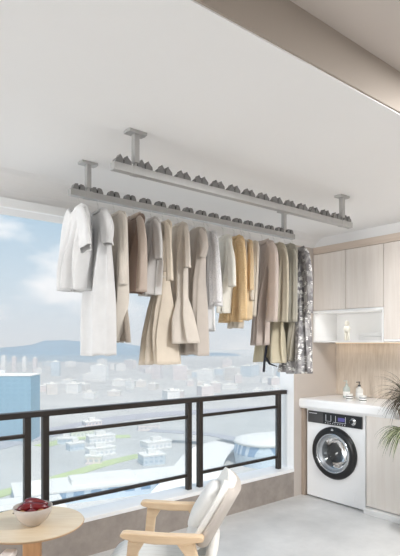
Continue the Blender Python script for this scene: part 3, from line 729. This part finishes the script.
# ------------------------------------------------------------------ table with the bowl
ZT = .55
tc = on_Z(ZT, 31, 522.3)
tb = tag(empty('side_table', (tc.x, tc.y, 0), math.atan2(-CA, SA)), 'small round pale wood side table carrying the fruit bowl', 'table')
link('tabletop', lathe(BM(), [(.0001, ZT-.006), (.257, ZT-.006), (.260, ZT-.003), (.259, ZT), (.0001, ZT)], 72, cap=False), M['tabletop'], tb)
link('table_rim', lathe(BM(), [(.235, ZT-.015), (.252, ZT-.014), (.263, ZT-.0062), (.24, ZT-.0062)], 72, cap=False), M['edge'], tb, smooth=True)
p = on_Z(ZT, 34, 524)-tc
bm = box(BM(), -.036, .050, -.043, .043, .02, ZT-.014)
link('post', bm, M['post'], tb, bevel=.004).rotation_euler = (0, 0, .22)
link('base', lathe(BM(), [(.17, 0), (.17, .012), (.16, .02), (.0001, .021)], 48), M['post'], tb)
bc = on_Z(ZT, 33, 524.5); bz = ZT
bw = tag(link('fruit_bowl', lathe(BM(), [(.0001, .0), (.036, 0), (.042, .006), (.070, .03), (.088, .062), (.095, .092), (.091, .093), (.083, .062), (.065, .034), (.035, .012), (.0001, .010)], 56, cap=False), M['bowl'], smooth=True),
    'beige ceramic bowl of dark red fruit on the round table', 'bowl')
bw.location = (bc.x, bc.y, bz+.0003)
def fruit(name, r, d, z, L, rad, ang, tilt, m, label, curve=.25):
    q = W(r, d)-W(0, 0); loc = Vector((bc.x, bc.y, bz))+Vector((q.x, q.y, z-.008))
    e = bpy.data.objects.new(name, None); bm = BM(); pts = []; rr = []
    for k in range(13):
        t = k/12; u = (t-.5)*L; pts.append((u, curve*L*(u/L)**2*1.6, -curve*L*(u/L)**2)); rr.append(max(.002, rad*(math.sin(PI*(.06+.9*t))**.6)*(1.08-.3*t)))
    tube(bm, pts, rr, 16)
    o = link(name, bm, m, smooth=True); o.location = loc; o.rotation_euler = (0, tilt, ang)
    bm = tube(BM(), [(-L*.5+.004, curve*L*.4, -curve*L*.22), (-L*.5-.012, curve*L*.4+.003, -curve*L*.2+.008)], [.0035, .0022], 8); link('stalk', bm, M['stem'], o, smooth=True)
    return tag(o, label, 'fruit', 'fruit in the bowl')
fa = math.atan2(-CA, SA)
fruit('red_fruit', -.038, -.020, .088, .085, .021, fa+.35, -.35, M['red'], 'dark red glossy fruit lying at the left rim of the bowl')
fruit('red_fruit', -.018, -.02, .103, .10, .024, fa+.55, -.15, M['red'], 'large dark red fruit on top at the front middle of the bowl')
fruit('red_fruit', .030, -.015, .100, .11, .023, fa+.15, .05, M['red'], 'dark red fruit lying over the right rim of the bowl')
fruit('red_fruit', .005, .03, .112, .12, .021, fa-.1, .1, M['red'], 'long red fruit lying across the back of the pile in the bowl')
fruit('red_fruit', .015, -.05, .084, .075, .021, fa+1.2, .2, M['red'], 'dark red fruit at the front of the bowl')
fruit('red_fruit', -.035, .03, .094, .08, .021, fa-.5, 0, M['red'], 'dark red fruit at the back left of the bowl')
fruit('tan_fruit', .055, -.035, .078, .05, .021, fa, 0, M['tan'], 'tan round fruit peeking out at the right front of the bowl', 0)
fruit('tan_fruit', -.035, -.055, .078, .045, .018, fa, 0, M['tan'], 'tan round fruit peeking out at the left front of the bowl', 0)
fruit('tan_fruit', .0, .0, .055, .06, .026, fa, 0, M['tan'], 'tan round fruit underneath the red fruit in the bowl middle', 0)

# ------------------------------------------------------------------ lounge chairs.  local: -x forward, +y away side, z up
def slab(bm, path, hw, th, nu=14, wing=0, crown=.0):
    """upholstered slab following a centre line in XZ; path: (x, z, half width scale)"""
    m = len(path); rings = []
    for i, (x, z, s) in enumerate(path):
        a = path[max(i-1, 0)]; b = path[min(i+1, m-1)]; tx, tz = b[0]-a[0], b[1]-a[1]; l = math.hypot(tx, tz); nx, nz = tz/l, -tx/l
        n = 40; ring = []
        for j in range(n):
            f = 2*PI*j/n; c, sn = math.cos(f), math.sin(f)
            u = abs(c)**.45*(1 if c > 0 else -1); v = abs(sn)**.6*(1 if sn > 0 else -1)
            t = th*(.5+crown*(1-u*u)); off = v*t*.9-wing*abs(u)**2.5
            ring.append(bm.verts.new((x+nx*off, u*hw*s, z+nz*off)))
        rings.append(ring)
    for a, b in zip(rings, rings[1:]):
        for j in range(len(a)): bm.faces.new((a[j], a[(j+1) % len(a)], b[(j+1) % len(a)], b[j]))
    bm.faces.new(rings[0]); bm.faces.new(rings[-1][::-1])
    return bm
def ellip(bm, c, a, n=20, tilt=0, pw=.7):
    ca, sa = math.cos(tilt), math.sin(tilt); rings = []
    def sg(v, p): return abs(v)**p*(1 if v > 0 else -1)
    for i in range(1, n):
        th = PI*i/n; rr = []
        for j in range(28):
            f = 2*PI*j/28
            x, y, z = a[0]*math.sin(th)**.9*sg(math.cos(f), .9), a[1]*math.sin(th)**pw*sg(math.sin(f), pw), a[2]*sg(math.cos(th), pw)
            rr.append(bm.verts.new((c[0]+x*ca+z*sa, c[1]+y, c[2]-x*sa+z*ca)))
        rings.append(rr)
    for p, q in zip(rings, rings[1:]):
        for j in range(28): bm.faces.new((p[j], p[(j+1) % 28], q[(j+1) % 28], q[j]))
    bm.faces.new(rings[0]); bm.faces.new(rings[-1][::-1])
    return bm
def make_chair(name, loc, rz, label, arm_m):
    e = tag(empty(name, loc, rz), label, 'armchair', 'cream lounge chairs by the round table')
    for s in (-1, 1):
        y = s*.255
        prof = [(-.225, .485), (-.222, .50), (-.20, .505), (.0, .497), (.19, .497), (.20, .488), (.195, .470), (.10, .455), (-.05, .452), (-.16, .462), (-.21, .475)]
        link('armrest', prism(BM(), prof, 'y', y-.028, y+.028), arm_m, e, bevel=.008, seg=3)
        fl = [(-.185, .462), (-.10, .458), (-.135, .40), (-.175, 0), (-.225, 0)]
        link('leg', prism(BM(), fl, 'y', y-.02, y+.02), M['oak'], e, bevel=.006)
        bl = [(.06, .456), (.15, .462), (.165, .40), (.25, 0), (.205, 0), (.115, .38)]
        link('leg', prism(BM(), bl, 'y', y-.02, y+.02), M['oak'], e, bevel=.006)
    bm = box(BM(), .13, .17, -.24, .24, .165, .20); box(bm, -.19, -.15, -.24, .24, .115, .15)
    link('cross_rail', bm, M['oak'], e, bevel=.005)
    link('seat', slab(BM(), [(-.30, .22, .75), (-.30, .255, .9), (-.25, .28, .97), (-.1, .287, 1), (.1, .275, 1), (.20, .27, .9)], .225, .10), M['knit'], e, smooth=True)
    link('seat_shell', slab(BM(), [(-.31, .21, .7), (-.26, .185, .9), (-.1, .17, .95), (.10, .18, .97), (.20, .26, .95), (.235, .38, .85)], .226, .06), M['leather'], e, smooth=True)
    path = [(.155, .405, .7), (.168, .43, .9), (.195, .48, .98), (.23, .54, 1), (.27, .61, 1), (.305, .67, .94), (.328, .708, .8), (.335, .72, .55)]
    link('backrest', slab(BM(), path, .245, .06, wing=.035), M['leather'], e, smooth=True)
    link('backrest_shell', slab(BM(), [(x+.030, z-.018, s*1.0) for x, z, s in path[1:-1]], .249, .062, wing=.035), M['backshell'], e, smooth=True)
    return e
cc = W(-.155, 2.785)
fwd = Vector((-.996, .085)); fw = W(fwd.x, fwd.y)           # chair forward in the world
rz = math.atan2(-fw.y, -fw.x)
make_chair('lounge_chair', (cc.x, cc.y, 0), rz, 'cream upholstered lounge chair with pale wood arms, in front of the parapet', M['oak'])
def pill(loc, a, tilt, name, label, grp='white pillows on the lounge chair'):
    o = link(name, ellip(BM(), (0, 0, 0), a, tilt=tilt, pw=.5), M['pillow'], smooth=True)
    R = Matrix.Rotation(rz, 3, 'Z'); v = R @ Vector(loc); o.location = (cc.x+v.x, cc.y+v.y, loc[2]); o.rotation_euler = (0, 0, rz)
    return tag(o, label, 'pillow', grp)
pill((.18, .05, .55), (.05, .16, .135), .55, 'back_pillow', 'white pillow leaning on the lounge chair backrest')
pill((.135, -.10, .43), (.045, .10, .05), 0, 'bolster_pillow', 'small round white bolster on the lounge chair seat')
c2 = W(-1.135, 2.13); fw2 = W(.03, 1)
make_chair('lounge_chair', (c2.x, c2.y, 0), math.atan2(-fw2.y, -fw2.x), 'lounge chair with a pale armrest, cut off at the lower left corner below the table', M['armwhite'])

# ------------------------------------------------------------------ the city outside
GZ = -80.0
def gp(px, py, z=GZ): return on_Z(z, px, py)
M['ground'] = mat('city_ground', rgb(182, 182, 180), .9, noise=.16, nscale=.012, bump=0)
M['road'] = mat('asphalt_pale', rgb(160, 160, 168), .9, noise=.05, nscale=.05)
M['roadwhite'] = mat('concrete_white', rgb(226, 225, 223), .9, noise=.03, nscale=.05)
M['grass'] = mat('lawn', rgb(176, 190, 128), .95, noise=.2, nscale=.05)
M['hill'] = mat('hazy_hill', rgb(92, 122, 146), .95, noise=.25, nscale=.006)  # blue of the distant haze is mixed into the base colour
M['river'] = mat('river_water', rgb(150, 175, 190), .25)
def facade(name, wall, win, sx=3.6, sz=3.3):
    m = mat(name, wall, .6); nt = m.node_tree; N = nt.nodes; L = nt.links; b = N['Principled BSDF']
    tc = N.new('ShaderNodeTexCoord'); sp = N.new('ShaderNodeSeparateXYZ'); L.new(tc.outputs['Object'], sp.inputs[0])
    def frac(sock, per, th):
        a = N.new('ShaderNodeMath'); a.operation = 'DIVIDE'; a.inputs[1].default_value = per; L.new(sock, a.inputs[0])
        f = N.new('ShaderNodeMath'); f.operation = 'FRACT'; L.new(a.outputs[0], f.inputs[0])
        g = N.new('ShaderNodeMath'); g.operation = 'GREATER_THAN'; g.inputs[1].default_value = th; L.new(f.outputs[0], g.inputs[0]); return g.outputs[0]
    ad = N.new('ShaderNodeMath'); ad.operation = 'ADD'; L.new(sp.outputs[0], ad.inputs[0]); L.new(sp.outputs[1], ad.inputs[1])
    p = N.new('ShaderNodeMath'); p.operation = 'MULTIPLY'; L.new(frac(ad.outputs[0], sx, .4), p.inputs[0]); L.new(frac(sp.outputs[2], sz, .45), p.inputs[1])
    mx = N.new('ShaderNodeMix'); mx.data_type = 'RGBA'; mx.inputs[6].default_value = (*wall, 1); mx.inputs[7].default_value = (*win, 1)
    L.new(p.outputs[0], mx.inputs[0]); L.new(mx.outputs[2], b.inputs['Base Color'])
    return m
FA = [facade('facade_white', rgb(236, 236, 234), rgb(196, 204, 212)), facade('facade_cream', rgb(220, 214, 206), rgb(186, 190, 196)),
      facade('facade_pink', rgb(226, 214, 210), rgb(176, 180, 190)), facade('facade_blue', rgb(196, 208, 218), rgb(166, 184, 200))]
FT = facade('tower_glass', rgb(134, 166, 184), rgb(129, 161, 180), 6, 4)
FG = facade('glass_hall', rgb(190, 208, 224), rgb(110, 146, 180), 9, 6)
M['roof'] = mat('roof_pale', rgb(224, 223, 220), .8)
struct('ground_city', box(BM(), -3000, 5000, 60, 5000, GZ-2, GZ), M['ground'])
# mountains
def ridge(name, d0, pts, depth, seed, label):
    rnd = random.Random(seed); bm = BM(); n = 150; rows = 12; grid = []
    for j in range(rows):
        row = []
        for i in range(n):
            px = lerp(-80, 480, i/(n-1)); y = None
            for a, b in zip(pts, pts[1:]):
                if a[0] <= px <= b[0]:
                    t = (px-a[0])/(b[0]-a[0]); t = t*t*(3-2*t); y = lerp(a[1], b[1], t)
            d = d0+depth*j/(rows-1); zt = EYE+(HZ-y)/F*(d0+depth*.5)
            k = math.sin(PI*min(1, j/(rows-1)))**.8
            z = GZ+(zt-GZ)*k+ (2.5*math.sin(px*.33+j)+2*math.sin(px*.71+j*2.1+seed))*k
            row.append(bm.verts.new(W((px-200)/F*(d0+depth*.5), d, z)))
        grid.append(row)
    for a, b in zip(grid, grid[1:]):
        for i in range(n-1): bm.faces.new((a[i], a[i+1], b[i+1], b[i]))
    return tag(link(name, bm, M['hill'], smooth=True), label, 'mountain')
ridge('mountain_ridge', 2300, [(-90, 350), (0, 348), (25, 346), (55, 340), (75, 340.5), (95, 347), (120, 350), (150, 356), (200, 362), (490, 362)], 900, 1, 'hazy blue mountain ridge with its peak left of the long white dress')
ridge('mountain_ridge', 3400, [(-90, 354), (60, 352), (100, 344), (120, 343), (150, 348), (185, 354), (220, 353), (260, 357), (490, 356)], 900, 4, 'fainter hazy ridge farther away behind the hanging dresses')
# buildings
USED = []
def building(c, w, dp, h, rot, m, label, cat='building', group='pale buildings of the hazy city', roofm=None, tiers=1, name='city_building'):
    rr = math.hypot(w, dp)/2+1
    if name == 'city_building' and any(math.hypot(c.x-a, c.y-b) < rr+q for a, b, q in USED): return None
    USED.append((c.x, c.y, rr))
    e = tag(empty(name, (c.x, c.y, GZ), rot), label, cat, group)
    link('wall', box(BM(), -w/2, w/2, -dp/2, dp/2, 0, h), m, e)
    link('roof', box(BM(), -w/2-.4, w/2+.4, -dp/2-.4, dp/2+.4, h, h+1), roofm or M['roof'], e)
    link('roof_house', box(BM(), -w/5, w/6, -dp/5, dp/5, h+1, h+4), roofm or M['roof'], e)
    return e
hd = math.atan2(-CA, SA)
rnd = random.Random(9)
dt = 420
tl, tr = W((-60-200)/F*dt, dt), W((38-200)/F*dt, dt)
building(W((-13-200)/F*(dt+12), dt+12), 83, 24, 81.45-31/F*dt-1, hd, FT, 'large light blue glass office block behind the railing at the left edge', group=None, roofm=M['roof'], name='office_block')
for i in range(34):
    px = 40+i*9.3+rnd.uniform(-4, 4); d = rnd.uniform(1100, 1900)
    building(W((px-200)/F*d, d), rnd.uniform(18, 40), rnd.uniform(14, 26), rnd.uniform(12, 38), hd+rnd.uniform(-.6, .6), rnd.choice(FA), 'small pale building far off in the hazy city below the mountains')
for i in range(26):
    px = 46+i*9.5+rnd.uniform(-4, 4); d = rnd.uniform(730, 1080)
    building(W((px-200)/F*d, d), rnd.uniform(12, 28), rnd.uniform(10, 20), rnd.uniform(6, 16), hd+rnd.uniform(-.6, .6), rnd.choice(FA[:3]), 'low pale city building in the middle distance above the handrail', group='low city buildings above the handrail')
for i in range(7):
    d = 1500; px = 4+i*5.2
    building(W((px-200)/F*d, d), 11, 12, 40+rnd.uniform(-6, 8), hd, FA[i % 4], 'thin high-rise peeking over the blue office block', group='high-rises behind the blue office block')
# roads, lawns and halls below the railing
def ribbon(name, pts, w, z, m, label, cat, kind=None, thick=.5):
    bm = BM(); P = [gp(*p, GZ+z) for p in pts]; L = []; n = len(P); Q = []
    for i in range(n-1):
        p0, p1, p2, p3 = P[max(i-1, 0)], P[i], P[i+1], P[min(i+2, n-1)]
        for k in range(8):
            t = k/8; Q.append(.5*(2*p1+(p2-p0)*t+(2*p0-5*p1+4*p2-p3)*t*t+(3*p1-p0-3*p2+p3)*t**3))
    Q.append(P[-1])
    for i, q in enumerate(Q):
        t = (Q[min(i+1, len(Q)-1)]-Q[max(i-1, 0)]).normalized(); s = Vector((-t.y, t.x, 0))*w/2
        L.append([bm.verts.new(q+s), bm.verts.new(q-s), bm.verts.new(q-s-Vector((0, 0, thick))), bm.verts.new(q+s-Vector((0, 0, thick)))])
    for a, b in zip(L, L[1:]):
        for k in range(4): bm.faces.new((a[k], a[(k+1) % 4], b[(k+1) % 4], b[k]))
    bm.faces.new(L[0]); bm.faces.new(L[-1][::-1])
    o = link(name, bm, m); return tag(o, label, cat, None, kind)
ribbon('highway', [(-60, 458), (60, 430), (150, 415), (300, 406)], 34, .6, M['road'], 'wide pale highway crossing the city just below the handrail', 'road')
ribbon('elevated_road', [(130, 560), (190, 480), (215, 448), (270, 436), (330, 430)], 30, 6, M['roadwhite'], 'broad white curved road ramp behind the middle railing bay', 'road')
ribbon('elevated_road', [(150, 430), (210, 434), (250, 441), (330, 444)], 12, 9, M['road'], 'grey violet viaduct behind the right railing bay', 'road')
ribbon('grass_verge', [(-40, 505), (20, 488), (70, 474), (110, 462), (140, 455)], 11, .4, M['grass'], 'yellow green grass strip behind the left railing bay', 'lawn', 'stuff')
ribbon('grass_verge', [(40, 446), (80, 438), (130, 436)], 14, .4, M['grass'], 'narrow green lawn below the highway', 'lawn', 'stuff')
ribbon('grass_verge', [(200, 505), (240, 492), (300, 470)], 10, .4, M['grass'], 'pale green verge low behind the right railing bay', 'lawn', 'stuff')
c = gp(105, 492); building(c, 95, 26, 6, hd+.42, FG, 'long low glass hall behind the left railing bay', group=None, name='glass_hall')
c = gp(14, 520); building(c, 44, 24, 5, hd+.42, FG, 'short glass hall behind the fruit bowl', group=None, name='glass_hall')
e = tag(empty('round_hall', gp(264, 462)), 'rounded blue glass hall seen through the right railing bay', 'building')
link('wall', lathe(BM(), [(20, 0), (21, 8), (20, 14)], 40), facade('round_glass', rgb(196, 212, 226), rgb(110, 146, 184), 5, 16), e)
link('roof', lathe(BM(), [(21, 14), (20, 16), (13, 18), (.01, 19)], 40), M['roof'], e, smooth=True)
for i in range(16):
    px, py = rnd.uniform(55, 180), rnd.uniform(425, 470)
    c = gp(px, py); building(c, rnd.uniform(8, 22), rnd.uniform(6, 12), rnd.uniform(3, 7), hd+rnd.uniform(0, .7), rnd.choice(FA), 'small low pale building beside the highway behind the left railing bay', group='low sheds beside the highway')

# haze: air with scattering over the whole city
def haze(name, z0, z1, dens, label):
    hz = bpy.data.materials.new(name); hz.use_nodes = True; hn = hz.node_tree; hn.nodes.clear()
    vs_ = hn.nodes.new('ShaderNodeVolumeScatter'); vs_.inputs['Color'].default_value = (.76, .88, 1, 1); vs_.inputs['Density'].default_value = dens
    ho = hn.nodes.new('ShaderNodeOutputMaterial'); hn.links.new(vs_.outputs[0], ho.inputs['Volume'])
    o = link(name, box(BM(), -1900, 1900, 80, 2250, z0, z1), hz); o.rotation_euler = (0, 0, math.atan2(-CA, SA))
    tag(o, label, 'haze', None, 'stuff')
haze('low_haze', GZ+.5, -42, .0013, 'thicker pale haze lying low over the city roofs')
haze('high_haze', -41.9, 110, .0005, 'thin pale haze in front of the mountains above the city')

# ------------------------------------------------------------------ light
w = bpy.data.worlds.new('sky'); S.world = w; w.use_nodes = True; nt = w.node_tree; N = nt.nodes; L = nt.links
bg = N['Background']; tcn = N.new('ShaderNodeTexCoord')
sep = N.new('ShaderNodeSeparateXYZ'); L.new(tcn.outputs['Generated'], sep.inputs[0])
gr = N.new('ShaderNodeValToRGB'); e = gr.color_ramp.elements
e[0].position = 0.0; e[0].color = (*rgb(222, 227, 232), 1); e[1].position = .5; e[1].color = (*rgb(150, 190, 222), 1)
k = e.new(.10); k.color = (*rgb(198, 213, 224), 1); k = e.new(.22); k.color = (*rgb(174, 198, 216), 1)
L.new(sep.outputs[2], gr.inputs[0])
mp = N.new('ShaderNodeMapping'); mp.inputs['Scale'].default_value = (1, 1, 2.6); mp.inputs['Location'].default_value = (.35, .1, .0); L.new(tcn.outputs['Generated'], mp.inputs['Vector'])
nz = N.new('ShaderNodeTexNoise'); nz.inputs['Scale'].default_value = 3.2; nz.inputs['Detail'].default_value = 9; nz.inputs['Roughness'].default_value = .55; L.new(mp.outputs[0], nz.inputs['Vector'])
cr = N.new('ShaderNodeValToRGB'); cr.color_ramp.elements[0].position = .50; cr.color_ramp.elements[1].position = .62; L.new(nz.outputs['Fac'], cr.inputs[0])
mx = N.new('ShaderNodeMix'); mx.data_type = 'RGBA'; mx.inputs[7].default_value = (*rgb(244, 246, 248), 1); L.new(gr.outputs[0], mx.inputs[6])
L.new(cr.outputs[0], mx.inputs[0]); L.new(mx.outputs[2], bg.inputs['Color']); bg.inputs['Strength'].default_value = .88
sun = bpy.data.lights.new('sun', 'SUN'); sun.energy = 3.6; sun.angle = math.radians(3); sun.color = (1, .97, .93)
so = bpy.data.objects.new('sun', sun); C.objects.link(so); so.rotation_euler = Vector((.15, .55, -.9)).to_track_quat('-Z', 'Y').to_euler()
# added unseen area lights: left end, behind the viewer, above the laundry side
def fill_light(name, loc, direction, sx, sy, en, col):
    la = bpy.data.lights.new(name, 'AREA'); la.shape = 'RECTANGLE'; la.size = sx; la.size_y = sy; la.energy = en; la.color = col
    lo = bpy.data.objects.new(name, la); C.objects.link(lo); lo.location = loc
    lo.rotation_euler = Vector(direction).to_track_quat('-Z', 'Y').to_euler()
fill_light('fill_left_end', (XL+.05, 2.2, 1.25), (1, 0, .0), 1.8, 2.1, 152, (.98, .99, 1))  # added light for the surfaces facing left; the wall here is solid
fill_light('fill_behind_viewer', (1.0, YB+.1, 1.3), (0, 1, 0), 4.5, 2.2, 10, (1, .98, .96))  # weak fill added behind the viewer, no window is built
fill_light('fill_laundry_side', (2.7, .5, 2.65), (0, 0, -1), .9, .5, 71, (.97, .985, 1))  # added out-of-frame downlight to brighten floor, washer and cabinets

# ------------------------------------------------------------------ camera
cam = bpy.data.cameras.new('camera'); co = bpy.data.objects.new('camera', cam); C.objects.link(co)
co.location = (0, 0, EYE); co.rotation_euler = (PI/2, 0, math.atan2(-CA, SA))
cam.sensor_fit = 'HORIZONTAL'; cam.sensor_width = 36; cam.lens = F/400*36; cam.shift_y = (HZ-278)/400
cam.clip_start = .05; cam.clip_end = 20000
S.camera = co
vs = S.view_settings; vs.view_transform = 'Standard'; vs.look = 'None'; vs.gamma = 1; vs.use_curve_mapping = False; vs.exposure = 0.35
